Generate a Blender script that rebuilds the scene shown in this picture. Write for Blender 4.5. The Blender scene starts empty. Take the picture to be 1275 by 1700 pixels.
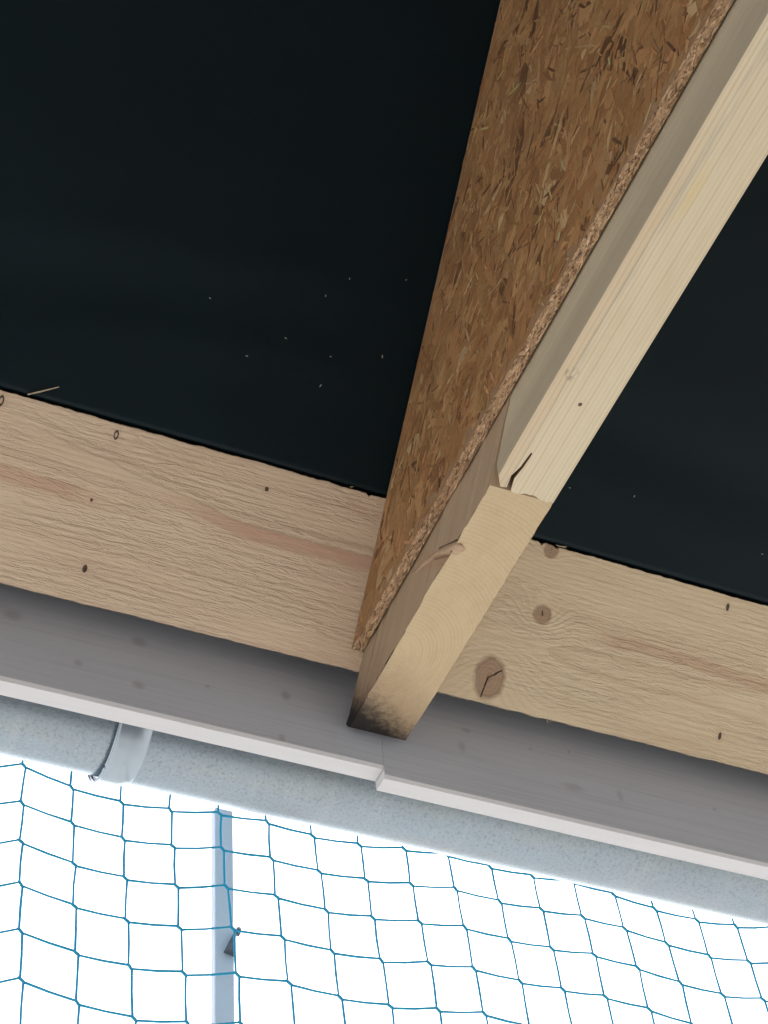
import bpy, bmesh, math, random
from math import sin, cos, pi, radians, sqrt
from mathutils import Vector, Matrix
random.seed(7)
sc = bpy.context.scene
col = sc.collection

# ------------------------------------------------------------------ camera
H = 1.55                                    # eye height above the ground
CAM_R = Vector((0.91825555, -0.39008094, -0.06814397))
CAM_D = Vector((0.25628774, 0.71662164, -0.64866788))
CAM_F = Vector((0.30186642, 0.57817842, 0.75801477))
cam = bpy.data.cameras.new('camera')
cam.sensor_fit = 'HORIZONTAL'; cam.sensor_width = 36.0
cam.lens = 36.0 * 3087.23 / 1275.0
cam.clip_start = 0.05; cam.clip_end = 2000
camo = bpy.data.objects.new('camera', cam); col.objects.link(camo)
m = Matrix((CAM_R, -CAM_D, -CAM_F)).transposed().to_4x4()
m.translation = Vector((0, 0, H)); camo.matrix_world = m
sc.camera = camo

# ------------------------------------------------------------------ sky, sun, exposure
SUN_EL, SUN_AZ = radians(60), radians(40)   # azimuth measured from +Y (outwards) towards +X
w = bpy.data.worlds.new('World'); sc.world = w; w.use_nodes = True
nt = w.node_tree; nt.nodes.clear()
sky = nt.nodes.new('ShaderNodeTexSky'); sky.sky_type = 'NISHITA'; sky.sun_disc = False
sky.sun_elevation = SUN_EL; sky.sun_rotation = SUN_AZ
sky.air_density = 1.0; sky.dust_density = 4.0; sky.ozone_density = 1.0
hs = nt.nodes.new('ShaderNodeHueSaturation'); hs.inputs['Saturation'].default_value = 0.55
bg = nt.nodes.new('ShaderNodeBackground'); bg.inputs['Strength'].default_value = 0.15
wo = nt.nodes.new('ShaderNodeOutputWorld')
nt.links.new(sky.outputs[0], hs.inputs['Color']); nt.links.new(hs.outputs[0], bg.inputs['Color'])
nt.links.new(bg.outputs[0], wo.inputs['Surface'])
sun = bpy.data.lights.new('sun', 'SUN'); sun.energy = 1.2; sun.angle = radians(12); sun.color = (1.0, 0.97, 0.93)
suno = bpy.data.objects.new('sun', sun); col.objects.link(suno)
sd = Vector((sin(SUN_AZ) * cos(SUN_EL), cos(SUN_AZ) * cos(SUN_EL), sin(SUN_EL)))
suno.rotation_euler = sd.to_track_quat('Z', 'Y').to_euler(); suno.location = sd * 30
sc.view_settings.view_transform = 'Standard'; sc.view_settings.look = 'None'
sc.view_settings.gamma = 1.0; sc.view_settings.use_curve_mapping = False
sc.view_settings.exposure = 1.52
sc.render.film_transparent = False

# ------------------------------------------------------------------ node helper
class V:
    """a socket with arithmetic"""
    def __init__(s, t, k): s.t = t; s.k = k
    def _m(s, op, *a, clamp=False):
        n = s.t.nodes.new('ShaderNodeMath'); n.operation = op; n.use_clamp = clamp
        for i, x in enumerate((s,) + a):
            if isinstance(x, V): s.t.links.new(x.k, n.inputs[i])
            else: n.inputs[i].default_value = x
        return V(s.t, n.outputs[0])
    def __add__(s, o): return s._m('ADD', o)
    __radd__ = __add__
    def __sub__(s, o): return s._m('SUBTRACT', o)
    def __rsub__(s, o): return (s * -1) + o
    def __mul__(s, o): return s._m('MULTIPLY', o)
    __rmul__ = __mul__
    def __truediv__(s, o): return s._m('DIVIDE', o)
    def sqrt(s): return s._m('SQRT')
    def exp(s): return s._m('EXPONENT')
    def fract(s): return s._m('FRACT')
    def abs(s): return s._m('ABSOLUTE')
    def pow(s, e): return s._m('POWER', e)
    def min(s, o): return s._m('MINIMUM', o)
    def max(s, o): return s._m('MAXIMUM', o)
    def clamp(s): return s._m('ADD', 0.0, clamp=True)
    def sin(s): return s._m('SINE')
    def step(s, a, b):                       # smooth 0 -> 1 from a to b (a > b allowed)
        n = s.t.nodes.new('ShaderNodeMapRange'); n.interpolation_type = 'SMOOTHSTEP'
        s.t.links.new(s.k, n.inputs['Value'])
        if a < b: lo, hi, o0, o1 = a, b, 0, 1
        else: lo, hi, o0, o1 = b, a, 1, 0
        for nm, x in (('From Min', lo), ('From Max', hi), ('To Min', o0), ('To Max', o1)): n.inputs[nm].default_value = x
        return V(s.t, n.outputs[0])

class Mat:
    def __init__(s, name):
        s.m = bpy.data.materials.new(name); s.m.use_nodes = True; s.t = s.m.node_tree
        s.b = s.t.nodes['Principled BSDF']
        s.tc = s.t.nodes.new('ShaderNodeTexCoord')
        sp = s.t.nodes.new('ShaderNodeSeparateXYZ'); s.t.links.new(s.tc.outputs['Object'], sp.inputs[0])
        s.u, s.v, s.w = (V(s.t, sp.outputs[i]) for i in range(3))
    def vec(s, x, y, z):
        n = s.t.nodes.new('ShaderNodeCombineXYZ')
        for i, q in enumerate((x, y, z)):
            if isinstance(q, V): s.t.links.new(q.k, n.inputs[i])
            else: n.inputs[i].default_value = q
        return V(s.t, n.outputs[0])
    def noise(s, x, y, z, scale=1.0, detail=2.0, rough=0.5, dist=0.0):
        n = s.t.nodes.new('ShaderNodeTexNoise'); n.noise_dimensions = '3D'
        s.t.links.new(s.vec(x, y, z).k, n.inputs['Vector'])
        n.inputs['Scale'].default_value = scale; n.inputs['Detail'].default_value = detail
        n.inputs['Roughness'].default_value = rough; n.inputs['Distortion'].default_value = dist
        return V(s.t, n.outputs['Fac'])
    def voronoi(s, x, y, z, scale=1.0, out='Color'):
        n = s.t.nodes.new('ShaderNodeTexVoronoi'); n.inputs['Scale'].default_value = scale
        s.t.links.new(s.vec(x, y, z).k, n.inputs['Vector'])
        return V(s.t, n.outputs[out])
    def mix(s, f, a, b, mode='MIX'):
        n = s.t.nodes.new('ShaderNodeMix'); n.data_type = 'RGBA'; n.blend_type = mode
        if isinstance(f, V): s.t.links.new(f.k, n.inputs[0])
        else: n.inputs[0].default_value = f
        for i, q in ((6, a), (7, b)):
            if isinstance(q, V): s.t.links.new(q.k, n.inputs[i])
            else: n.inputs[i].default_value = (*q, 1.0)
        return V(s.t, n.outputs[2])
    def attr(s, name, out='Color'):
        n = s.t.nodes.new('ShaderNodeAttribute'); n.attribute_name = name
        return V(s.t, n.outputs[out])
    def done(s, color, rough=0.7, metal=0.0, height=None, dist=0.001, strength=1.0, spec=0.3):
        def put(nm, q):
            if isinstance(q, V): s.t.links.new(q.k, s.b.inputs[nm])
            elif isinstance(q, tuple): s.b.inputs[nm].default_value = (*q, 1.0)
            else: s.b.inputs[nm].default_value = q
        put('Base Color', color); put('Roughness', rough); put('Metallic', metal)
        s.b.inputs['Specular IOR Level'].default_value = spec
        if height is not None:
            n = s.t.nodes.new('ShaderNodeBump'); n.inputs['Distance'].default_value = dist; n.inputs['Strength'].default_value = strength
            s.t.links.new(height.k, n.inputs['Height']); s.t.links.new(n.outputs[0], s.b.inputs['Normal'])
        return s.m

# ------------------------------------------------------------------ wood (u along the grain)
def wood(name, early, late, pith=(0.0, -0.06), ring=0.003, warp=0.012, knots=(), pins=(), cracks=(), fuzz=1.0, contrast=0.6,
         tint=(0.62, 0.36, 0.24), seed=0.0, mould=None, rough=0.75, streak=None, extra=None, ridge=None):
    M = Mat(name); u, v, w_ = M.u, M.v, M.w
    n_long = M.noise(u * 1.3 + seed, v * 7, w_ * 7, 1, 2, 0.5)
    n_fine = M.noise(u * 14 + seed, v * 130, w_ * 130, 1, 2, 0.55)
    dv = v - pith[0]; dw = w_ - pith[1]
    F = (dv * dv + dw * dw).sqrt() + (n_long - 0.5) * warp + (n_fine - 0.5) * 0.0022
    core = None; coretone = None
    for (ku, kv, ru, rv, amp) in knots:
        du = u - ku; dk = v - kv
        F = F + ((du * du * (1 / (ru * 2.6) ** 2) + dk * dk * (1 / (rv * 2.0) ** 2)) * -1).exp() * amp
        q = (du * du * (1 / ru ** 2) + dk * dk * (1 / rv ** 2)).sqrt() + (M.noise(u * 60, v * 60, seed, 1, 2) - 0.5) * 0.35
        k = q.step(1.25, 0.80)
        tone = ((q * 4.3).fract().pow(2.0)) * 0.35 + q.step(0.72, 1.0) * M.noise(u * 40, v * 40, seed + 3, 1, 2).step(0.35, 0.6) * 0.6 + q.step(0.35, 0.05) * 0.4
        core = k if core is None else core.max(k)
        coretone = tone * k if coretone is None else coretone.max(tone * k)
    t = (F * (1 / ring)).fract()
    late_f = t.step(0.25, 0.86) * t.step(1.0, 0.93)
    tone = M.noise(u * 2 + seed * 3, v * 20, w_ * 20, 1, 3, 0.6); patch = M.noise(u * 5 + seed, v * 30, w_ * 30, 1, 4, 0.65)
    fib = M.noise(u * 45 + seed, v * 900, w_ * 900, 1, 2, 0.6)
    var = M.noise(F * 140 + seed, seed, 0.3, 1, 1)                     # some rings are stronger
    c = M.mix((late_f * var.step(0.2, 0.75) * contrast).clamp(), early, late)
    c = M.mix((tone.step(0.48, 0.78) * 0.5), c, M.mix(0.5, c, tint))
    c = M.mix(patch.step(0.45, 0.72) * 0.22, c, late)
    c = M.mix((fib - 0.5).abs() * 0.5, c, M.mix(0.55, c, late))
    if streak:                                                         # one wide reddish band of late wood
        sv, sw, s0, s1 = streak
        wob = (M.noise(u * 5, v * 9, seed + 4, 1, 2) - 0.5) * 0.03
        band = ((v - sv + wob).abs()).step(sw, sw * 0.55) * u.step(s0, s0 + 0.06) * u.step(s1, s1 - 0.05)
        c = M.mix(band * 0.65, c, tint)
    if core is not None:
        c = M.mix(core * 0.85, c, (0.37, 0.245, 0.16)); c = M.mix(coretone * 0.8, c, (0.17, 0.095, 0.06))
    h = fib * 0.25 + n_fine * 0.5
    fl = M.noise(u * 38 + seed, v * 210 , w_ * 210, 1, 3, 0.62, 0.6)   # lifted fibres of a rough saw cut
    fl2 = M.noise(u * 90 + seed, v * 330, w_ * 330, 1, 2, 0.6, 1.0)
    rg = M.noise(u * 3.1 + seed * 2, v * 17, w_ * 17, 1, 2, 0.5).step(0.36, 0.64)      # torn and smooth areas alternate
    rel = (fl.step(0.38, 0.66) * 0.9 + fl2 * 0.45) * (rg * 0.85 + 0.25) + late_f * (fl * 0.9 + 0.1) * (rg * 0.9 + 0.2)
    if ridge:                                                          # a long torn edge with a smooth reddish strip below it
        (ra_, rb_), sl, vmax, u0, u1 = ridge
        line = ((u - ra_) * sl + rb_).min(vmax)
        wob = (M.noise(u * 75, v * 20, 5.0, 1, 3, 0.65) - 0.5) * 0.007 + (M.noise(u * 9, 2.0, 5.0, 1, 2) - 0.5) * 0.008
        sd_ = v - line + wob; on = u.step(u0, u0 + 0.1) * u.step(u1, u1 - 0.03)
        smooth_ = sd_.step(-0.001, 0.002) * sd_.step(0.024, 0.012) * on
        rel = rel * (smooth_ * -0.75 + 1.0) + sd_.step(0.0012, -0.0012) * sd_.step(-0.016, -0.004) * on * 1.6
        c = M.mix(smooth_ * u.step(u0 + 0.2, u0 + 0.36) * 0.75, c, tint)
        c = M.mix((sd_.abs()).step(0.0022, 0.0004) * on * 0.4, c, (0.20, 0.12, 0.07))
    if core is not None: rel = rel * (core * -0.8 + 1.0)
    h = h + rel * fuzz
    if fuzz > 0.4:
        h = h + M.noise(u * 700, v * 26, w_ * 26, 1, 1) * 0.2
        c = M.mix(fl.step(0.5, 0.3) * rg * 0.16 * fuzz, c, late)
    for (pu, pv, ra, rb, solid) in pins:                               # pin knots: a dark bark ring round a small plug
        q = ((u - pu) * (u - pu) * (1 / ra ** 2) + (v - pv) * (v - pv) * (1 / rb ** 2)).sqrt() + (M.noise(u * 300, v * 300, 0, 1, 1) - 0.5) * 0.3
        halo = q.step(4.0, 1.0) * 0.25
        c = M.mix(halo, c, tint)
        ringm = q.step(1.25, 1.05) if solid else q.step(1.25, 1.05) * q.step(0.45, 0.75)
        c = M.mix(ringm * 0.9, c, (0.035, 0.022, 0.015)); h = h - ringm * 2.0
    for (a0, b0, a1, b1, wd) in cracks:                                # drying cracks
        L2 = (a1 - a0) ** 2 + (b1 - b0) ** 2
        wob = (M.noise(u * 160, v * 160, 3, 1, 2) - 0.5) * 0.003
        pu_, pv_ = u - a0 + wob, v - b0 + wob
        tt = ((pu_ * (a1 - a0) + pv_ * (b1 - b0)) * (1 / L2)).clamp()
        ex = pu_ - tt * (a1 - a0); ey = pv_ - tt * (b1 - b0)
        k = (ex * ex + ey * ey).sqrt().step(wd, wd * 0.45)
        c = M.mix(k * 0.92, c, (0.025, 0.015, 0.01)); h = h - k * 3.0
    if extra: c = extra(M, c)
    return M.done(c, rough, 0.0, h, 0.0011 + 0.0020 * fuzz, 0.75 if fuzz < 0.5 else 0.58, 0.2)

# ------------------------------------------------------------------ mesh helpers
WORLD = {}
def basis(x, y, z, o=(0, 0, 0)):
    M_ = Matrix((Vector(x), Vector(y), Vector(z))).transposed().to_4x4(); M_.translation = Vector(o); return M_
def mk(name, verts, faces, mats, mw=None, parent=None, smooth=False, matidx=None):
    """verts are world positions; the object gets the frame mw"""
    mw = mw or Matrix.Identity(4); inv = mw.inverted()
    me = bpy.data.meshes.new(name); me.from_pydata([inv @ Vector(p) for p in verts], [], faces)
    for q in (mats if isinstance(mats, (list, tuple)) else [mats]): me.materials.append(q)
    if matidx: me.polygons.foreach_set('material_index', matidx)
    if smooth: me.polygons.foreach_set('use_smooth', [True] * len(me.polygons))
    me.update()
    o = bpy.data.objects.new(name, me); col.objects.link(o); o.matrix_basis = mw; WORLD[o.name] = mw
    if parent: adopt(o, parent)
    return o
def adopt(o, parent):
    o.parent = parent; o.matrix_parent_inverse = WORLD[parent.name].inverted()
def empty(name, loc):
    o = bpy.data.objects.new(name, None); col.objects.link(o); o.empty_display_size = 0.1
    o.matrix_basis = Matrix.Translation(Vector(loc)); WORLD[o.name] = o.matrix_basis.copy(); return o
def tag(o, label, cat=None, group=None, kind=None):
    if label: o['label'] = label
    if cat: o['category'] = cat
    if group: o['group'] = group
    if kind: o['kind'] = kind
    return o
def fixn(o):
    bm = bmesh.new(); bm.from_mesh(o.data); bmesh.ops.recalc_face_normals(bm, faces=bm.faces); bm.to_mesh(o.data); bm.free(); return o
def bevel(o, wd, seg=2):
    b = o.modifiers.new('bevel', 'BEVEL'); b.width = wd; b.segments = seg; b.limit_method = 'ANGLE'; b.angle_limit = radians(35); return o
def box_pts(x0, x1, y0, y1, z0, z1):
    return [(x, y, z) for x in (x0, x1) for y in (y0, y1) for z in (z0, z1)]
BOXF = [(0, 1, 3, 2), (4, 6, 7, 5), (0, 4, 5, 1), (2, 3, 7, 6), (0, 2, 6, 4), (1, 5, 7, 3)]
def tube(pts, r, n=6, radii=None):
    vs, fs = [], []
    pts = [Vector(p) for p in pts]
    for i, p in enumerate(pts):
        d = (pts[min(i + 1, len(pts) - 1)] - pts[max(i - 1, 0)]).normalized()
        a = d.cross(Vector((0, 1, 0.01)))
        if a.length < 1e-3: a = d.cross(Vector((1, 0, 0)))
        a.normalize(); b = d.cross(a); rr = radii[i] if radii else r
        for k in range(n): vs.append(p + (a * cos(2 * pi * k / n) + b * sin(2 * pi * k / n)) * rr)
    for i in range(len(pts) - 1):
        for k in range(n): fs.append((i * n + k, i * n + (k + 1) % n, (i + 1) * n + (k + 1) % n, (i + 1) * n + k))
    fs.append(tuple(range(n))[::-1]); fs.append(tuple((len(pts) - 1) * n + k for k in range(n)))
    return vs, fs

# ------------------------------------------------------------------ the frame of the place
A = 0.8043                                   # roof pitch
S = Vector((0, cos(A), -sin(A)))             # down the slope, outwards
N = Vector((0, sin(A), cos(A)))              # out of the roof
EX = Vector((1, 0, 0)); EY = Vector((0, 1, 0)); EZ = Vector((0, 0, 1))
R0 = 2.2519; SB0, SB1 = -0.3642, -0.1403
UP = Vector((0, 0, H))
def roof(x, s, r=R0): return EX * x + S * s + N * r + UP
XL, XR, XO = 0.736, 0.816, 0.7200
ZB = 1.6034 + H; ZO = 1.6812 + H
YF, TF = 1.578, 0.0276
ZFL, ZFR = 1.5588 + H, 1.5455 + H

# ------------------------------------------------------------------ ground
M = Mat('gravel_yard')
g = M.noise(M.u, M.v, 0, 18, 4, 0.7); g2 = M.noise(M.u, M.v, 0, 0.4, 3, 0.5)
m_ground = M.done(M.mix(g2, M.mix(g, (0.32, 0.32, 0.315), (0.48, 0.48, 0.475)), (0.38, 0.375, 0.36)), 0.9, 0, g, 0.01)
gr = mk('ground', [(-600, -600, 0), (600, -600, 0), (600, 600, 0), (-600, 600, 0)], [(0, 1, 2, 3)], m_ground)
tag(gr, 'pale gravel yard under the eaves', kind='structure')

M = Mat('wall_render'); pn = M.noise(M.u, M.v, M.w, 60, 4, 0.7)
m_wall = M.done(M.mix(pn, (0.33, 0.29, 0.25), (0.42, 0.38, 0.33)), 0.9, 0, pn, 0.003)
wl = mk('light_block_wall', box_pts(-3.0, 4.5, -1.75, -1.36, 0.0, 4.6 + H), BOXF, m_wall); fixn(wl)  # unseen wall added behind the camera to cut light from the inner side
tag(wl, 'unseen rendered wall at the inner end of the level beam, added to darken the inside', kind='structure')

# ------------------------------------------------------------------ roofing membrane
M = Mat('roofing_membrane')
we = M.noise(M.u, M.v, 0, 900, 1, 0.5); bl = M.noise(M.u, M.v * 0.4, 0, 3, 2, 0.5)
c = M.mix(bl, (0.0018, 0.0078, 0.0105), (0.0030, 0.0128, 0.0180))
m_mem = M.done(c, 0.45, 0, we, 0.0004, 0.5, 0.2)
def mem_r(x, s):
    t = min(max((s - (SB0 - 0.0055)) / 0.004, 0), 1); t = t * t * (3 - 2 * t)
    wav = 0.004 * sin(x * 5.1 + 1.3 * sin(s * 3.1)) * sin(s * 2.3 + x * 0.7) + 0.006 * sin(s * 26 + 2.0 * sin(x * 3.2) + x * 3) * math.exp(-((s + 0.5) / 0.16) ** 2) + 0.003 * sin(s * 11 + 2.0 * sin(x * 2.2))
    near = min(1, max(0, (SB0 - 0.012 - s) / 0.15)) * min(1, abs(x - XL) / 0.15)
    lift = 0.0 if s < -0.29 else 0.034 * min(1, (s + 0.29) / 0.06) + (0.043 * (s + 0.23) / 0.065 if s > -0.23 else 0)
    return R0 + 0.0025 + 0.024 * t + lift + (abs(wav) * near if s < SB0 else 0)
xs = [-3.0 + 0.05 * i for i in range(151)]
ss = [-6.2 + 0.2 * i for i in range(24)] + [-1.4 + 0.02 * i for i in range(50)] + [SB0 - 0.03, SB0 - 0.02, SB0 - 0.012, SB0 - 0.0055, SB0 - 0.0042, SB0 - 0.0028, SB0 - 0.0015] + [-0.29, -0.23, -0.165, -0.13]
vs, fs = [], []
for s in ss:
    for x in xs: vs.append(roof(x, s, mem_r(x, s)))
nx = len(xs); n0 = len(vs)
for s in ss:
    for x in xs: vs.append(roof(x, s, mem_r(x, s) + 0.05))
for i in range(len(ss) - 1):
    for j in range(nx - 1):
        k = i * nx + j
        fs.append((k, k + nx, k + nx + 1, k + 1)); fs.append((n0 + k, n0 + k + 1, n0 + k + nx + 1, n0 + k + nx))
for i in range(len(ss) - 1):
    for k in (i * nx, i * nx + nx - 1): fs.append((k, k + nx, n0 + k + nx, n0 + k))
for j in range(nx - 1):
    for k in (j, (len(ss) - 1) * nx + j): fs.append((k, k + 1, n0 + k + 1, n0 + k))
mem = mk('roof_membrane', vs, fs, m_mem, basis(EX, S, N, roof(0, 0)), smooth=False)
fixn(mem); mem.data.polygons.foreach_set('use_smooth', [True] * len(mem.data.polygons))
tag(mem, 'blue-black roofing membrane stretched over the timbers, seen from below', 'membrane')
M = Mat('pale_fleck'); m_fleck = M.done((0.55, 0.52, 0.42), 0.8)
vs, fs = [], []
spots = [(0.606, -0.628), (0.6807, -0.6495), (0.5808, -0.5973), (0.5429, -0.529), (0.4991, -0.4919), (0.6057, -0.5226), (0.6731, -0.5426),
         (0.4364, -0.5505), (0.6021, -0.4827), (1.0635, -0.4597), (0.9686, -0.4459), (1.2709, -0.4324)]
for i, (x, s) in enumerate(spots):
    a = random.uniform(0, pi); L = random.uniform(0.0012, 0.003) if i < 12 else random.uniform(0.0006, 0.0012); W = 0.0006
    d = EX * cos(a) + S * sin(a); e = EX * -sin(a) + S * cos(a); b = roof(x, s, mem_r(x, s) - 0.0004); k = len(vs)
    for sg in (0, 1):
        vs += [b + d * L - N * 0.0004 * sg, b + e * W - N * 0.0007 * sg, b - d * L - N * 0.0004 * sg, b - e * W - N * 0.0007 * sg]
    fs += [(k, k + 1, k + 2, k + 3), (k + 7, k + 6, k + 5, k + 4)] + [(k + i_, k + 4 + i_, k + 4 + (i_ + 1) % 4, k + (i_ + 1) % 4) for i_ in range(4)]
tag(mk('sawdust_flecks', vs, fs, m_fleck, parent=mem), 'pale flecks of sawdust sticking to the membrane', kind='stuff')

# ------------------------------------------------------------------ rough sawn boards under the membrane
def sawn_board(x0, x1, mat, seed, notches=()):
    rnd = random.Random(seed); n = 700; th = 0.0235
    def edge(base, amp):
        out = []; a = 0
        for i in range(n + 1):
            a = a * 0.8 + rnd.uniform(-1, 1) * amp
            out.append(base + a)
        return out
    e0 = edge(SB0, 0.00045); e1 = edge(SB1, 0.0004)
    vs, fs = [], []
    for i in range(n + 1):
        x = x0 + (x1 - x0) * i / n; a = e0[i]
        for (nx_, w_, d_) in notches: a += d_ * max(0, 1 - abs(x - nx_) / w_)
        # lower face corner pairs are eased by about a millimetre
        vs += [roof(x, a, R0 + 0.0012), roof(x, a + 0.0012, R0), roof(x, e1[i] - 0.001, R0), roof(x, e1[i], R0 + 0.001), roof(x, e1[i], R0 + th), roof(x, a, R0 + th)]
    for i in range(n):
        for k in range(6):
            fs.append((i * 6 + k, i * 6 + (k + 1) % 6, (i + 1) * 6 + (k + 1) % 6, (i + 1) * 6 + k))
    fs.append((0, 1, 2, 3, 4, 5)); fs.append(tuple(n * 6 + k for k in (5, 4, 3, 2, 1, 0)))
    o = mk('sawn_board', vs, fs, mat, basis(EX, S, N, roof(0, 0)))
    return fixn(o)
m_bl = wood('rough_spruce_pinkish', (0.74, 0.58, 0.415), (0.55, 0.375, 0.235), pith=(-0.262, -0.030), ring=0.0068, warp=0.030, seed=2.0,
            pins=[(0.363, -0.3495, 0.0026, 0.0055, 0), (0.5638, -0.3346, 0.0022, 0.0026, 1), (0.3659, -0.1808, 0.0026, 0.0042, 1),
                  (0.2183, -0.352, 0.003, 0.006, 0), (0.3532, -0.264, 0.0016, 0.0018, 1)],
            streak=(-0.266, 0.012, 0.05, 0.36), ridge=((0.243, -0.336), 0.171, -0.2855, 0.20, 0.80), tint=(0.56, 0.34, 0.235), contrast=0.42, fuzz=0.85)
m_br = wood('rough_spruce_yellowish', (0.73, 0.595, 0.40), (0.54, 0.385, 0.235), pith=(-0.225, -0.035), ring=0.0070, warp=0.034, seed=9.0,
            knots=[(0.9666, -0.2717, 0.0125, 0.0125, 0.032), (0.9123, -0.1736, 0.021, 0.027, 0.040), (0.9597, -0.3586, 0.010, 0.012, 0.014)],
            pins=[(1.2333, -0.3476, 0.0022, 0.0045, 1), (1.2601, -0.174, 0.0022, 0.0045, 1)],
            cracks=[(0.927, -0.186, 0.9105, -0.1735, 0.0014), (0.9105, -0.1735, 0.9065, -0.147, 0.0014), (0.9655, -0.277, 0.9675, -0.2705, 0.001)],
            streak=(-0.264, 0.010, 1.03, 1.5), tint=(0.55, 0.37, 0.24), contrast=0.42, fuzz=0.8)
G = 'rough sawn boards along the eaves'
bl_ = tag(sawn_board(-0.9, 0.7745, m_bl, 3, [(0.697, 0.003, 0.004)]), 'pinkish rough-sawn board beside the strand board, left of the rafter', 'board', G)
br_ = tag(sawn_board(0.7755, 2.6, m_br, 5, [(0.945, 0.004, 0.004), (0.967, 0.003, 0.003)]), 'yellowish rough-sawn board with two big knots, right of the rafter', 'board', G)
def splinter(name, p0, p1, r, mat, parent=None, bend=0.1):
    p0, p1 = Vector(p0), Vector(p1); L = (p1 - p0).length
    pts = [p0.lerp(p1, i / 6) - N * (bend * L * sin(pi * i / 6)) for i in range(7)]
    v_, f_ = tube(pts, r, 5, [r * (1.0 - 0.75 * abs(i / 6 - 0.35)) for i in range(7)])
    return mk(name, v_, f_, mat, parent=parent)
M = Mat('splinter_wood'); m_spl = M.done(M.mix(M.noise(M.u, M.v, M.w, 300, 2), (0.55, 0.45, 0.30), (0.40, 0.30, 0.19)), 0.8)
for k, (x, s, a, L) in enumerate([(0.966, -0.366, 0.0, 0.014), (0.974, -0.3665, -0.15, 0.008), (1.005, -0.1405, 1.2, 0.007), (1.012, -0.1405, 1.9, 0.005),
                                  (0.52, -0.1405, 1.5, 0.004), (0.67, -0.366, -0.4, 0.005)]):
    par = bl_ if x < 0.775 else br_
    p0 = roof(x, s, R0 + 0.002); splinter('splinter', p0, p0 + (EX * cos(a) + S * sin(a)) * L, 0.0007, m_spl, par)
st = splinter('wood_sliver', roof(0.2464, -0.3675, R0 - 0.001), roof(0.2804, -0.3867, R0 - 0.004), 0.0011, m_spl, None, -0.06)
tag(st, 'thin pale wood sliver poking out above the edge of the left board', 'splinter')

# ------------------------------------------------------------------ rafter: 46 degree timber with a level cut at its foot
RB = 1.9385                                   # lower (inner) face of the rafter, measured along N
def yz(y, z): return (y, z + H)
C_y = (RB - 1.6042 * cos(A)) / sin(A)
T_y = 1.5685
def mould(M, c):
    # local u runs down the slope; dark mould sits on the tip
    a = M.noise(M.u, M.v, M.w, 120, 6, 0.75); b = M.noise(M.u, M.v, M.w, 420, 2, 0.6)
    g_ = (M.u - UT) + (a - 0.5) * 0.05 + M.v * 0.38
    k = g_.step(-0.046, -0.002)
    k2 = g_.step(-0.105, -0.025)
    c = M.mix(k2 * 0.5, c, (0.22, 0.135, 0.085))
    c = M.mix(k * 0.96, c, (0.010, 0.010, 0.012))
    spots_ = b.step(0.70, 0.74) * g_.step(-0.12, -0.03)
    return M.mix(spots_ * 0.8, c, (0.05, 0.03, 0.02))
def branch(M, c):
    # a branch cut through lengthwise: pinkish tongue between two dark bark lines on the side face
    for (a0, b0, a1, b1) in [(-0.299, 1.985, -0.3000, 2.010), (-0.3000, 2.010, -0.2922, 2.056), (-0.289, 1.980, -0.283, 2.010), (-0.283, 2.010, -0.279, 2.062)]:
        L2 = (a1 - a0) ** 2 + (b1 - b0) ** 2
        pu_, pw_ = M.u - a0, M.w - b0
        tt = ((pu_ * (a1 - a0) + pw_ * (b1 - b0)) * (1 / L2)).clamp()
        ex = pu_ - tt * (a1 - a0); ey = pw_ - tt * (b1 - b0)
        c = M.mix((ex * ex + ey * ey).sqrt().step(0.0020, 0.0006) * 0.85, c, (0.035, 0.02, 0.012))
    mid = ((M.u + 0.279 + (M.w - 2.06) * -0.02).abs()).step(0.016, 0.006) * M.w.step(2.19, 2.05) * M.w.step(1.975, 1.985)
    c = M.mix(mid * 0.45, c, (0.40, 0.22, 0.13))
    return mould(M, c)
tip = Vector((0, T_y, 1.6042)); UT = tip.dot(S)
rb_mw = basis(S, -EX, N, UP + EX * 0.776)
pith_w = Vector((0.741, 1.4365, 1.6034)); PV = -(pith_w.x - 0.776); PW = pith_w.dot(N)
m_raf_side = wood('rafter_spruce', (0.40, 0.295, 0.19), (0.26, 0.165, 0.095), pith=(PV + 0.004, PW), ring=0.0048, warp=0.006, seed=5.0, fuzz=0.25, contrast=0.6,
                  tint=(0.36, 0.215, 0.125), extra=branch)
m_raf_end = wood('rafter_end_grain', (0.56, 0.435, 0.265), (0.40, 0.28, 0.15), pith=(PV, PW), ring=0.0042, warp=0.007, seed=5.0, fuzz=0.18, contrast=0.34,
                 tint=(0.54, 0.39, 0.22), extra=mould)
rnd = random.Random(11)
prof = []                                     # rafter side profile in (y, z)
nb = 60
for i in range(nb + 1): prof.append((C_y + (T_y - 0.004 - C_y) * i / nb, 1.6042))
prof += [(T_y + 0.001, 1.6068), (T_y + 0.0065, 1.6165)]
top0 = Vector((0, 1.583, 0))
def on_top(s): p = S * s + N * (R0 - 0.0005); return (p.y, p.z)
prof += [on_top(-0.085), on_top(-4.6)]
p_ = S * -4.6 + N * RB; prof.append((p_.y, p_.z))
nP = len(prof); vs, fs, mi = [], [], []
for side, x in enumerate((XL + 0.0005, XR)):
    for i, (y, z) in enumerate(prof):
        j = 0
        if i <= nb: j = rnd.uniform(-1, 1) * 0.0011 * (1 if side == 0 else 0.6)
        vs.append((x + j + (0.002 * max(0, (i - 48) / 12) * (1 if side == 0 else -1) if i <= nb else 0), y, z + H))
fs.append(tuple(range(nP))); mi.append(0); fs.append(tuple(range(2 * nP - 1, nP - 1, -1))); mi.append(0)
for i in range(nP):
    k = (i + 1) % nP; fs.append((i, k, nP + k, nP + i)); mi.append(1 if i <= nb + 1 else 0)
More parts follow.
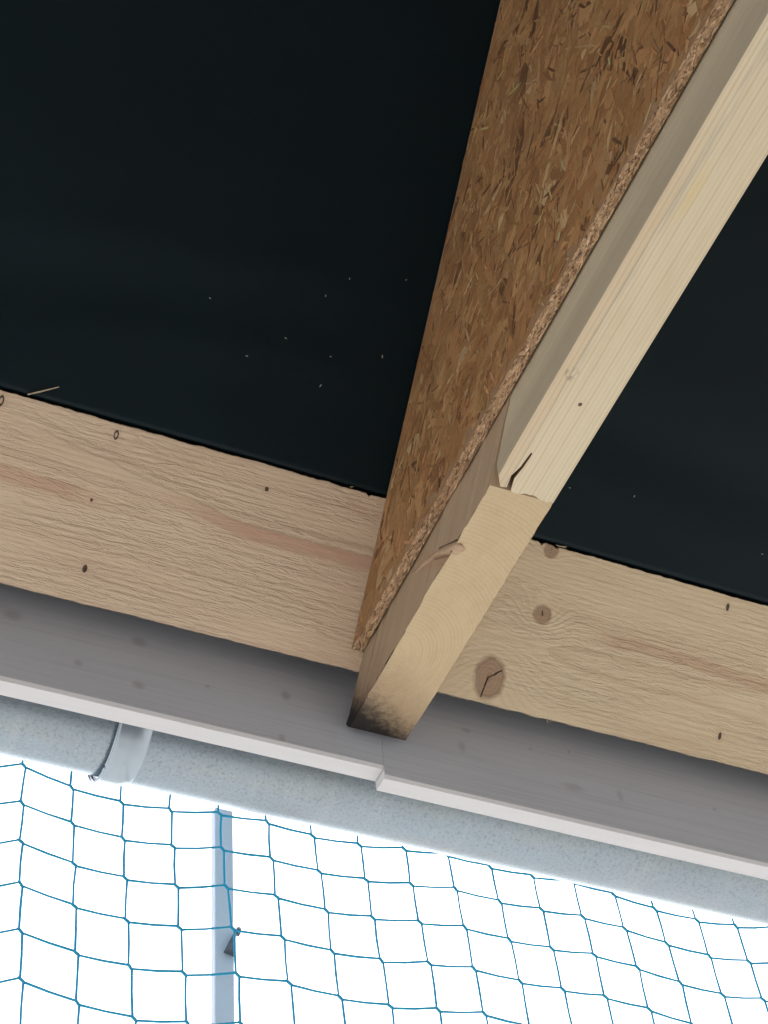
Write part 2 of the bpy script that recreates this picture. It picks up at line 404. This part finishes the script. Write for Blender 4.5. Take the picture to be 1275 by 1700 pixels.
raf = mk('rafter', vs, fs, [m_raf_side, m_raf_end], rb_mw, matidx=mi); fixn(raf)
tag(raf, 'sloping rafter foot with a level end-grain cut and black mould on its tip', 'rafter')
# a branch knot standing slightly proud on the cut edge of the rafter
m_knot = wood('branch_knot', (0.47, 0.33, 0.215), (0.27, 0.15, 0.085), pith=(0, 0), ring=0.0035, warp=0.002, seed=1.0, fuzz=0.1, contrast=0.6)
kp = [(1.2405, 1.6005), (1.2445, 1.604), (1.253, 1.611), (1.268, 1.6235), (1.290, 1.6385), (1.318, 1.654), (1.35, 1.668)]
kr = [0.0045, 0.0078, 0.0085, 0.0080, 0.0068, 0.0050, 0.0022]
v_, f_ = tube([(XL + 0.0005 + 0.0062 * r_ / 0.0085, y, z + H) for i, ((y, z), r_) in enumerate(zip(kp, kr))], 0.008, 10, kr)
v_ = [Vector((q.x, q.y, max(q.z, ZB - 0.0008))) for q in v_]
kb = mk('knot', v_, f_, m_knot, parent=raf, smooth=True); fixn(kb)
tag(kb, 'small branch knot with dark bark edges on the rafter corner')

# ------------------------------------------------------------------ level beam meeting the rafter
def beam_marks(M, c):
    y, v = M.u, M.v
    n1 = M.noise(y * 90, v * 240, 0, 1, 3, 0.7)
    q = (((y - 0.9737) * (y - 0.9737)) * (1 / 0.011 ** 2) + ((v - 0.024) * (v - 0.024)) * (1 / 0.010 ** 2)).sqrt()
    c = M.mix(q.step(1.1, 0.3) * n1.step(0.44, 0.62) * 0.8, c, (0.06, 0.06, 0.06))
    grey = ((v - 0.021).abs()).step(0.006, 0.001) * y.step(0.40, 0.55) * y.step(1.0, 0.9) * M.noise(y * 12, v * 90, 1, 1, 2).step(0.4, 0.65)
    c = M.mix(grey * 0.45, c, (0.30, 0.29, 0.25))
    yel = (((y - 0.7294) * (y - 0.7294)) * (1 / 0.045 ** 2) + ((v - 0.009) * (v - 0.009)) * (1 / 0.008 ** 2)).sqrt().step(1.2, 0.1)
    strip_ = (v + (M.noise(y * 6, 1.0, 2.0, 1, 2) - 0.5) * 0.006).step(0.0225, 0.0245) * y.step(0.55, 0.8)
    c = M.mix(strip_ * 0.4, c, (0.55, 0.40, 0.25))
    c = M.mix(((v - 0.0235 + (M.noise(y * 6, 1.0, 2.0, 1, 2) - 0.5) * 0.006).abs()).step(0.0016, 0.0003) * y.step(0.5, 0.75) * 0.35, c, (0.25, 0.17, 0.09))
    return M.mix(yel * 0.4, c, (0.62, 0.45, 0.17))
m_beam = wood('planed_spruce', (0.66, 0.565, 0.395), (0.47, 0.345, 0.18), pith=(0.11, 0.02), ring=0.0052, warp=0.004, seed=14.0, fuzz=0.05, contrast=0.55,
              tint=(0.60, 0.47, 0.27), pins=[(1.0076, -0.0045, 0.0022, 0.0018, 1)], rough=0.6, extra=beam_marks)
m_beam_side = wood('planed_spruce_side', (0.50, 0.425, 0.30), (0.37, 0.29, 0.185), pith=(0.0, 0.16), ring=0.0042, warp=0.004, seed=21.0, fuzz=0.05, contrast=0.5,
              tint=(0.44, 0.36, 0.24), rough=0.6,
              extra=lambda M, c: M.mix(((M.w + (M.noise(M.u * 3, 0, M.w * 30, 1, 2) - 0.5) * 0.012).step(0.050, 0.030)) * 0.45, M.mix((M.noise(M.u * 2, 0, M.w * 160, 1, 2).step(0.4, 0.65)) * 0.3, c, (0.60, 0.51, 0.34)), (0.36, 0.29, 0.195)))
bm_mw = basis(EY, -EX, EZ, (0.776, 0, ZB))
YB0 = -1.35; ZBm = ZB - 0.0006
YE = C_y - 0.0015                              # the beam's end
BT = ZB + 0.16
# lower face outline with an open drying split and a torn left corner (x, y)
XB = XL + 0.002
slit = [(XB + 0.0175, YE - 0.003), (XB + 0.0150, YE - 0.02), (XB + 0.0195, YE - 0.036), (XB + 0.0215, YE - 0.058),
        (XB + 0.0232, YE - 0.056), (XB + 0.0222, YE - 0.036), (XB + 0.0195, YE - 0.018), (XB + 0.0232, YE)]
out = [(XB, YB0), (XR, YB0), (XR, YE + 0.001)]
for i in range(1, 14):
    t = i / 14; out.append((XR - (XR - (XB + 0.0232)) * t, YE + 0.0015 * sin(t * 9) + rnd.uniform(-0.0012, 0.0012)))
out += slit[::-1] + [(XB + 0.010, YE - 0.001), (XB + 0.001, YE - 0.016), (XB, YE - 0.05)]
vs, fs, mi = [], [], []
n = len(out)
for (x, y) in out: vs.append((x, y, ZBm))
for i, (x, y) in enumerate(out):
    vs.append((x, y, ZBm + 0.03 if 16 <= i <= 23 else BT))
vs = []
for (x, y) in out: vs.append((x, y, ZBm))
for (x, y) in out: vs.append((x, y, BT))
fs.append(tuple(range(n))); mi.append(0)
fs.append(tuple(range(2 * n - 1, n - 1, -1))); mi.append(0)
for i in range(n):
    k = (i + 1) % n
    a, b = out[i], out[k]
    left = abs(a[0] - XB) < 0.002 and abs(b[0] - XB) < 0.002
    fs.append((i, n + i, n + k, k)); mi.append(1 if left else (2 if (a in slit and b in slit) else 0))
M = Mat('split_inside_shade'); m_split = M.done(M.mix(M.noise(M.u * 30, M.v * 300, M.w * 300, 1, 2), (0.10, 0.06, 0.03), (0.24, 0.14, 0.07)), 0.85)  # walls of the split coloured darker than the beam to deepen its shade
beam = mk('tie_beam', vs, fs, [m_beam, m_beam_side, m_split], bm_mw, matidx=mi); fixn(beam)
tag(beam, 'pale planed level beam with a split lower corner, running to the upper right', 'beam')
bevel(beam, 0.0016, 2)

# ------------------------------------------------------------------ strand board gusset
OB = (1.507, ZO); YO = 0.1
def roof_z(y): return (R0 - y * sin(A)) / cos(A) + H
poly = [(YO, ZO), OB, (YO, roof_z(YO) - 0.001)]
M = Mat('strand_board_core'); nn = M.noise(M.u, M.v, M.w, 120, 3, 0.7)
m_core = M.done(M.mix(nn, (0.20, 0.11, 0.055), (0.40, 0.25, 0.135)), 0.75, 0, nn, 0.001)
vs = [(x, y, z) for x in (XO, XL - 0.0005) for (y, z) in poly]
fs = [(0, 1, 2), (5, 4, 3), (0, 3, 4, 1), (1, 4, 5, 2), (2, 5, 3, 0)]
osb = mk('strand_board', vs, fs, m_core); fixn(osb)
tag(osb, 'brown strand board panel fixed to the left side of rafter and beam', 'panel')
M = Mat('wood_strands')
ca = M.attr('tone'); uvn = M.t.nodes.new('ShaderNodeUVMap')
sp = M.t.nodes.new('ShaderNodeSeparateXYZ'); M.t.links.new(uvn.outputs[0], sp.inputs[0])
su, sv = V(M.t, sp.outputs[0]), V(M.t, sp.outputs[1])
fb = M.noise(su * 25, sv * 700, 0, 1, 3, 0.6); fb2 = M.noise(su * 8, sv * 160, 2, 1, 2, 0.6)
c = M.mix((fb - 0.5).abs() * 1.3, ca, M.mix(0.4, ca, (0.16, 0.075, 0.03))); c = M.mix(fb2.step(0.5, 0.75) * 0.35, c, (0.17, 0.085, 0.04))
ov = M.noise(M.v * 20 + M.w * 14, M.w * 90 - M.v * 60, M.u, 1, 4, 0.7); c = M.mix(ov.step(0.45, 0.75) * 0.28, c, (0.19, 0.092, 0.040)); ov2 = M.noise(M.v, M.w, M.u, 9, 3, 0.6); c = M.mix(ov2.step(0.45, 0.7) * 0.3, c, (0.24, 0.105, 0.042))
m_strand = M.done(c, 0.55, 0, fb, 0.0006, 0.6, 0.35)
def strands(name, count, point, d0, d1, nrm, inside, Lr, Wr, angs, tones, parent, lift=(0.0001, 0.0008), tiltk=0.0004):
    rnd = random.Random(len(name) * 13 + count); vs, fs, cols, uvs = [], [], [], []
    for i in range(count):
        a, b = point(rnd); ang = angs(rnd); L = rnd.uniform(*Lr) * rnd.choice((0.5, 0.7, 1, 1)); W = min(rnd.uniform(*Wr), L * 0.45)
        ca_, sa_ = cos(ang), sin(ang)
        sh = [(-L, -W * rnd.uniform(.1, .7)), (-L * rnd.uniform(.5, .8), -W), (L * rnd.uniform(.5, .9), -W * rnd.uniform(.7, 1)),
              (L, W * rnd.uniform(-.4, .5)), (L * rnd.uniform(.3, .8), W), (-L * rnd.uniform(.6, .95), W * rnd.uniform(.5, 1))]
        P = [(a + p * ca_ - q * sa_, b + p * sa_ + q * ca_) for p, q in sh]
        if not all(inside(*p) for p in P): continue
        h0 = rnd.uniform(*lift); t1, t2 = rnd.uniform(-1, 1) * tiltk, rnd.uniform(-1, 1) * tiltk; k = len(vs)
        for (pa, pb), (p, q) in zip(P, sh):
            hh = max(0.0001, h0 + t1 * p / L + t2 * q / W)
            vs.append(d0 * pa + d1 * pb + nrm * hh); 
        for (pa, pb) in P: vs.append(d0 * pa + d1 * pb - nrm * 0.0002)
        fs.append(tuple(range(k, k + 6)))
        for e in range(6): fs.append((k + e, k + 6 + e, k + 6 + (e + 1) % 6, k + (e + 1) % 6))
        c_ = tones(rnd); ou, ov = rnd.random() * 9, rnd.random() * 9
        cols += [c_] * 30; uu = [(p + ou, q + ov) for p, q in sh]
        uvs += uu
        for e in range(6): uvs += [uu[e], uu[e], uu[(e + 1) % 6], uu[(e + 1) % 6]]
    o = mk(name, vs, fs, m_strand, parent=parent)
    at = o.data.color_attributes.new('tone', 'FLOAT_COLOR', 'CORNER')
    at.data.foreach_set('color', [x for c_ in cols for x in (*c_, 1.0)])
    ul = o.data.uv_layers.new(name='UVMap'); ul.data.foreach_set('uv', [x for q in uvs for x in q])
    return o
def face_pt(r):
    while True:
        y = r.uniform(0.45, 1.5); z = r.uniform(ZO, ZO + 1.1)
        if z < roof_z(y): return y, z
def face_in(y, z): return z > ZO + 0.0004 and z < roof_z(y) - 0.0008
def face_tone(r):
    t = r.random(); k = r.uniform(0.78, 1.2)
    if t < 0.04: b = (0.56, 0.38, 0.19)
    elif t < 0.32: b = (0.47, 0.265, 0.110)
    elif t < 0.75: b = (0.42, 0.220, 0.086)
    elif t < 0.965: b = (0.35, 0.170, 0.066)
    else: b = (0.14, 0.07, 0.032)
    return tuple(min(1, q * k * 0.86) for q in b)
fa = lambda r: r.gauss(-0.85, 0.7) if r.random() < 0.75 else r.uniform(0, pi)
strands('face_strands', 5200, face_pt, EY, EZ, Vector((-1, 0, 0)), face_in, (0.008, 0.062), (0.0020, 0.014), fa, face_tone, osb)
def needle_tone(r):
    b = r.choice([(0.56, 0.37, 0.18), (0.48, 0.275, 0.12), (0.42, 0.225, 0.09), (0.30, 0.14, 0.055), (0.25, 0.115, 0.046), (0.13, 0.062, 0.03)])
    return tuple(q * r.uniform(0.75, 1.1) for q in b)
ns = strands('fine_strands', 1700, face_pt, EY, EZ, Vector((-1, 0, 0)), face_in, (0.004, 0.022), (0.0006, 0.0022), lambda r: r.gauss(-0.85, 0.8), needle_tone, osb, (0.0006, 0.0013), 0.0003)
for v_ in ns.data.vertices: v_.co.x += XO
tag(ns, 'fine splinters between the wider strands of the panel', kind='stuff')
tag(bpy.data.objects['face_strands'], 'overlapping brown wood strands pressed into the panel face', kind='stuff')
for o_ in (bpy.data.objects['face_strands'],):
    # world positions were given with the face plane at x = 0
    for v_ in o_.data.vertices: v_.co.x += XO
def edge_pt(r): return r.uniform(XO, XL), r.uniform(0.35, 1.505)
def edge_in(x, y): return XO + 0.0002 < x < XL - 0.0008 and y < 1.506
def edge_tone(r):
    k = r.uniform(0.65, 1.3); b = r.choice([(0.68, 0.49, 0.30), (0.62, 0.43, 0.25), (0.58, 0.38, 0.21), (0.52, 0.33, 0.18), (0.48, 0.30, 0.16), (0.20, 0.11, 0.06)])
    return tuple(min(1, q * k) for q in b)
ea = lambda r: pi / 2 + r.gauss(0, 0.28)
es = strands('edge_strands', 7000, edge_pt, EX, EY, Vector((0, 0, -1)), edge_in, (0.002, 0.011), (0.0005, 0.0014), ea, edge_tone, osb, (0.0001, 0.0011), 0.0006)
for v_ in es.data.vertices: v_.co.z += ZO
tag(es, 'torn light strand ends along the sawn lower edge of the panel', kind='stuff')
# loose whiskers at the pointed end of the panel
for k in range(9):
    r_ = random.Random(k); x = r_.uniform(XO + 0.001, XL - 0.002); y = 1.498 + r_.uniform(-0.006, 0.006); p0 = Vector((x, y, ZO + 0.001))
    d = Vector((r_.uniform(-.35, .1), 1, r_.uniform(-.9, .1))).normalized()
    splinter('splinter', p0, p0 + d * r_.uniform(0.005, 0.011), 0.0006, m_spl, osb)
M = Mat('lath_dark_wood'); m_tab = M.done((0.05, 0.03, 0.018), 0.8)

# ------------------------------------------------------------------ fascia boards
def fascia_mat(seed, knots, base, bottom=False):
    M = Mat('grey_glaze_%d' % int(seed)); u, v, w_ = M.u, M.v, M.w
    n1 = M.noise(u * 2.0 + seed, v * 14, w_ * 14, 1, 3, 0.6)
    gr_ = M.noise(u * 3.5 + seed, w_ * 260, v * 260, 1, 3, 0.6); fine = M.noise(u * 30 + seed, w_ * 900, v * 900, 1, 2, 0.6)
    c = M.mix(n1, tuple(q * 0.92 for q in base), tuple(min(1, q * 1.08) for q in base))
    c = M.mix(gr_.step(0.42, 0.75) * (0.10 if bottom else 0.40), c, tuple(q * 0.72 for q in base))
    for (ku, kz, ru, rz, s_) in knots:
        q = ((u - ku) * (u - ku) * (1 / ru ** 2) + (w_ - kz) * (w_ - kz) * (1 / rz ** 2)).sqrt() + (M.noise(u * 50, w_ * 50, seed, 1, 3) - 0.5) * 0.9
        c = M.mix(q.step(1.5, 0.3) * s_, c, (0.26, 0.24, 0.245))
    return M.done(c, 0.55, 0, gr_ * 0.5 + fine * 0.5, 0.0006, 0.5, 0.35)
GREY = (0.55, 0.575, 0.62); WHITE = (0.66, 0.655, 0.65)
mfl = fascia_mat(1.0, [(0.3002, 0.1194, 0.0128, 0.0088, 0.40), (0.4635, 0.0517, 0.008, 0.0064, 0.44), (0.4610, 0.1263, 0.0096, 0.008, 0.40), (0.6494, 0.0195, 0.0048, 0.0064, 0.40),
                       (0.6572, 0.0938, 0.0064, 0.008, 0.48), (0.3868, 0.0649, 0.0056, 0.0056, 0.40), (0.5522, 0.0770, 0.0032, 0.0032, 0.40)], GREY)
mfr = fascia_mat(6.0, [(0.9026, 0.0788, 0.0056, 0.0096, 0.32), (1.0594, 0.0555, 0.0176, 0.0064, 0.28), (1.1325, 0.0599, 0.0048, 0.0096, 0.28), (1.0058, 0.1066, 0.0024, 0.0032, 0.40),
                       (1.0650, 0.1184, 0.0024, 0.0032, 0.40), (0.9121, 0.1115, 0.0064, 0.004, 0.32), (1.2819, 0.0770, 0.0032, 0.0032, 0.40)], GREY)
mfw = fascia_mat(3.0, [], WHITE, True)
def fascia(x0, x1, zb, mat, dy=0.0):
    rnd = random.Random(int(x1 * 10)); n = 60; top = 1.7379 + H
    vs, fs, mi = [], [], []
    for i in range(n + 1):
        x = x0 + (x1 - x0) * i / n; j = rnd.uniform(-1, 1) * 0.0003
        ring_ = [(YF + dy, zb + 0.0045), (YF + dy + 0.003, zb + j), (YF + dy + TF - 0.001, zb + j), (YF + dy + TF, zb + 0.001), (YF + dy + TF, top), (YF + dy, top)]
        vs += [(x, y, z) for y, z in ring_]
    idx = [1, 1, 1, 0, 0, 0]
    for i in range(n):
        for k in range(6):
            fs.append((i * 6 + k, i * 6 + (k + 1) % 6, (i + 1) * 6 + (k + 1) % 6, (i + 1) * 6 + k)); mi.append(idx[k])
    fs.append((0, 1, 2, 3, 4, 5)); mi.append(1); fs.append(tuple(n * 6 + k for k in range(6))); mi.append(1)
    o = mk('fascia_board', vs, fs, [mat, mfw], basis(EX, EY, EZ, (0, YF, 1.55 + H)), matidx=mi); return fixn(o)
G = 'grey painted fascia boards'
tag(fascia(-2.8, 0.7859, ZFL, mfl), 'grey fascia board with pale lower edge ending higher, left of the joint', 'fascia', G)
tag(fascia(0.7867, 3.6, ZFR, mfr, 0.0012), 'grey fascia board hanging slightly lower, right of the joint under the rafter tip', 'fascia', G)

# ------------------------------------------------------------------ gutter
def zinc(name, base, speck, metal=1.0):
    M = Mat(name); sp1 = M.noise(M.u, M.v, M.w, 260, 3, 0.7); sp2 = M.noise(M.u, M.v, M.w, 520, 2, 0.6); cl = M.noise(M.u, M.v * 2, M.w * 2, 9, 3, 0.6)
    warm = M.noise(M.u, M.v * 3, M.w * 3, 5, 2, 0.5)
    c = M.mix(warm.step(0.4, 0.7) * 0.5, base, tuple(q * k for q, k in zip(base, (1.14, 1.02, 0.90))))
    c = M.mix(cl.step(0.4, 0.7) * 0.3, c, tuple(q * 0.8 for q in base))
    c = M.mix(sp1.step(0.50, 0.64) * 0.75 * speck, c, tuple(q * 0.45 for q in base)); c = M.mix(sp2.step(0.56, 0.70) * 0.45 * speck, c, (0.80, 0.78, 0.72))
    st = M.noise(M.u * 60, M.v * 3, M.w * 3, 1, 3, 0.6); c = M.mix(st.step(0.55, 0.75) * 0.10, c, (0.62, 0.62, 0.60))
    return M.done(c, 0.22, metal, sp1 * speck + sp2 * 0.5 * speck, 0.0008, 0.6, 0.5)
m_gut = zinc('galvanised_gutter', (0.30, 0.355, 0.39), 0.6); m_col = zinc('smooth_zinc', (0.35, 0.405, 0.44), 0.12)
GR = 0.077; GY = YF + TF + 0.0125 + GR; GZ = 0.912 * (1.578 + 0.0276 + 0.0125 + 0.077) + 1.353 * 0.077 + H
def gutter_shell(x0, x1, rad, th=0.0015, a0=-2, a1=188, n=48, bead=True, nx_=2, prof=None):
    vs, fs = [], []
    angs_ = [radians(180 + a0 + (a1 - a0) * i / n) for i in range(n + 1)]     # 180 deg: wall side, 270: bottom
    cols_ = []
    for ix in range(nx_ + 1):
        x = x0 + (x1 - x0) * ix / nx_; rr = rad + (prof(ix / nx_) if prof else 0)
        for (r_) in (rr, rr - th):
            for a in angs_: vs.append((x, GY + r_ * cos(a), GZ + r_ * sin(a)))
    m_ = n + 1
    def id_(ix, l, i): return ix * 2 * m_ + l * m_ + i
    for ix in range(nx_):
        for i in range(n):
            fs.append((id_(ix, 0, i), id_(ix + 1, 0, i), id_(ix + 1, 0, i + 1), id_(ix, 0, i + 1)))
            fs.append((id_(ix, 1, i), id_(ix, 1, i + 1), id_(ix + 1, 1, i + 1), id_(ix + 1, 1, i)))
        for i in (0, n): fs.append((id_(ix, 0, i), id_(ix, 1, i), id_(ix + 1, 1, i), id_(ix + 1, 0, i)))
    for ix in (0, nx_):
        for i in range(n): fs.append((id_(ix, 0, i), id_(ix, 0, i + 1), id_(ix, 1, i + 1), id_(ix, 1, i)))
    return vs, fs
XC = 0.4600
G = 'zinc gutter lengths'
def gutter(x0, x1, rad, label):
    v_, f_ = gutter_shell(x0, x1, rad); o = mk('gutter', v_, f_, m_gut, smooth=True); fixn(o)
    mdf = o.modifiers.new('split', 'EDGE_SPLIT'); mdf.split_angle = radians(40)
    a = radians(180 + 188); vb, fb_ = tube([(x0, GY + (rad + 0.008) * cos(a), GZ + rad * sin(a) + 0.004), (x1, GY + (rad + 0.008) * cos(a), GZ + rad * sin(a) + 0.004)], 0.009, 14)
    mk('rolled_bead', vb, fb_, m_gut, parent=o, smooth=True)
    return tag(o, label, 'gutter', G)
g1 = gutter(-2.8, XC + 0.012, GR - 0.0018, 'speckled zinc half-round gutter length running left from the smooth joint collar')
g2 = gutter(XC + 0.030, 3.6, GR, 'speckled zinc half-round gutter length with a smooth collar at its left end')
def cprof(t): return 0.0052 * (1 - max(0, (t - 0.55) / 0.45) ** 2 * 0.92) + (0.0016 if t < 0.04 else 0)
v_, f_ = gutter_shell(XC, XC + 0.043, GR, 0.0018, n=60, nx_=24, prof=cprof)
cl_ = mk('joint_collar', v_, f_, m_col, parent=g2, smooth=True); fixn(cl_)
tag(cl_, 'smooth swollen collar where two gutter lengths overlap')
mdf = cl_.modifiers.new('split', 'EDGE_SPLIT'); mdf.split_angle = radians(50)
pts = [(XC - 0.0006, GY + (GR + 0.0068) * cos(radians(182 + 180 * i / 40)), GZ + (GR + 0.0068) * sin(radians(182 + 180 * i / 40))) for i in range(41)]
v_, f_ = tube(pts, 0.0015, 6); mk('collar_lip', v_, f_, m_col, parent=cl_, smooth=True)

# ------------------------------------------------------------------ post behind the net
PX, PY = 1.0475, 2.895
M = Mat('galvanised_post'); n1 = M.noise(M.u, M.v, M.w * 0.5, 22, 4, 0.6); n2 = M.noise(M.u, M.v, M.w, 120, 2, 0.6)
m_post = M.done(M.mix(n1, (0.66, 0.70, 0.73), (0.80, 0.82, 0.84)), 0.5, 0.0, n2, 0.0004)
M = Mat('dark_steel'); m_dark = M.done(M.mix(M.noise(M.u, M.v, M.w, 200, 3), (0.07, 0.075, 0.09), (0.15, 0.155, 0.17)), 0.5, 0.3)
ZT = 2.622 + H
post = empty('net_post', (PX, PY, 0))
tag(post, 'upright galvanised rectangular post behind the blue net', 'post')
ps = mk('post_tube', box_pts(PX - 0.0205, PX + 0.0205, PY - 0.0125, PY + 0.0125, 0.0, ZT), BOXF, m_post, Matrix.Translation(Vector((PX, PY, 2.3 + H))), post); fixn(ps); bevel(ps, 0.003, 3)
# a small triangular net hook and its bolt
zc = 2.270 + H
hv = [(PX - 0.004, PY - 0.0127, zc - 0.02), (PX + 0.0195, PY - 0.0127, zc - 0.026), (PX + 0.0195, PY - 0.0127, zc + 0.034),
      (PX + 0.002, PY - 0.030, zc - 0.022), (PX + 0.0185, PY - 0.030, zc - 0.027), (PX + 0.0175, PY - 0.020, zc + 0.026)]
hk = mk('net_hook', hv, [(0, 1, 2), (5, 4, 3), (0, 3, 4, 1), (1, 4, 5, 2), (2, 5, 3, 0)], m_dark, parent=post); fixn(hk); bevel(hk, 0.0015, 2)
v_, f_ = tube([(PX + 0.0195, PY - 0.004, zc + 0.045), (PX + 0.029, PY - 0.004, zc + 0.045), (PX + 0.0292, PY - 0.004, zc + 0.045), (PX + 0.035, PY - 0.004, zc + 0.045)], 0.009, 8, [0.006, 0.006, 0.010, 0.010])
mk('bolt', v_, f_, m_dark, parent=post)

# ------------------------------------------------------------------ safety net
M = Mat('blue_net_cord'); tw = M.noise(M.u, M.v, M.w, 700, 2)
m_net = M.done(M.mix(tw, (0.02, 0.33, 0.52), (0.035, 0.44, 0.66)), 0.6, 0, tw, 0.0005)
YN = 2.805
cs = {0: .025, 1: -.003, 2: -.016, 3: -.012, 4: .005, 5: .003, 6: -.011, 7: -.010, 8: .003, 9: .014, 10: .007, 11: .010, 12: .019, 13: .011, 14: -.007, 15: -.014, 16: -.007}
def node(c_, r_):
    rr = min(max(r_, -2), 7); ex = r_ - rr
    cc = min(max(c_, -2), 19); cx = c_ - cc
    x = 0.59303 + 0.10466 * cc + 0.00634 * rr - 8e-5 * cc * cc + 0.00032 * cc * rr + 0.00021 * rr * rr + cx * 0.103 + ex * 0.008
    z = 2.5257 + 0.00344 * cc - 0.0899 * rr - 0.00015 * cc * cc - 0.00011 * cc * rr - 0.00227 * rr * rr - ex * 0.11
    z += cs.get(c_, 0.012 * sin(c_ * 0.8))
    q = random.Random(c_ * 91 + r_ * 7)
    x += q.uniform(-.002, .002); z += q.uniform(-.002, .002)
    y = YN + 0.006 * sin(c_ * 0.55 + 0.6) + 0.004 * sin(r_ * 0.7 + c_ * 0.3)
    return Vector((x, y, z + H))
C0, C1, R_0, R_1 = -4, 21, -4, 12
KD = Vector((0.0034, 0, -0.0037))            # a joint is a short doubled piece running down to the right
net = empty('safety_net', (1.4, YN, 0)); tag(net, 'blue knotless safety net with square meshes hanging beyond the gutter', 'net')
def cord(pts):
    v_, f_ = tube(pts, 0.0025, 6, [0.0027 * random.uniform(0.86, 1.14) for _ in pts]); mk('cord', v_, f_, m_net, parent=net, smooth=True)
for c_ in range(C0, C1 + 1):
    pts = []
    for r_ in range(R_0, R_1 + 1):
        p = node(c_, r_); pts += [p - KD + Vector((0.0006, 0.0007, 0.0006)), p + KD + Vector((0.0006, 0.0007, 0.0006))]
        if r_ < R_1: q = node(c_, r_ + 1); mid = (p + KD).lerp(q - KD, 0.5); pts.append(mid + Vector((0.0012 * sin(c_ + r_ * 2.0), 0, 0)))
    cord(pts)
for r_ in range(R_0, R_1 + 1):
    pts = []
    for c_ in range(C0, C1 + 1):
        p = node(c_, r_); pts += [p - KD - Vector((0.0006, 0.0007, 0.0006)), p + KD - Vector((0.0006, 0.0007, 0.0006))]
        if c_ < C1: q = node(c_ + 1, r_); mid = (p + KD).lerp(q - KD, 0.5); pts.append(mid - Vector((0, 0, 0.0018)))
    cord(pts)
v_, f_ = tube([(-0.0065, 0, 0.0065), (-0.003, 0, 0.003), (0.003, 0, -0.003), (0.0065, 0, -0.0065)], 0.003, 6, [0.0018, 0.0036, 0.0036, 0.0018])
kproto = None
for c_ in range(0, 18):
    for r_ in range(-1, 7):
        p = node(c_, r_)
        if kproto is None:
            kproto = mk('cord_joint', v_, f_, m_net, smooth=True); o = kproto
        else:
            o = kproto.copy(); col.objects.link(o)
        o.matrix_basis = Matrix.Translation(p) @ Matrix.Rotation(random.uniform(-0.25, 0.25), 4, 'Y'); adopt(o, net)
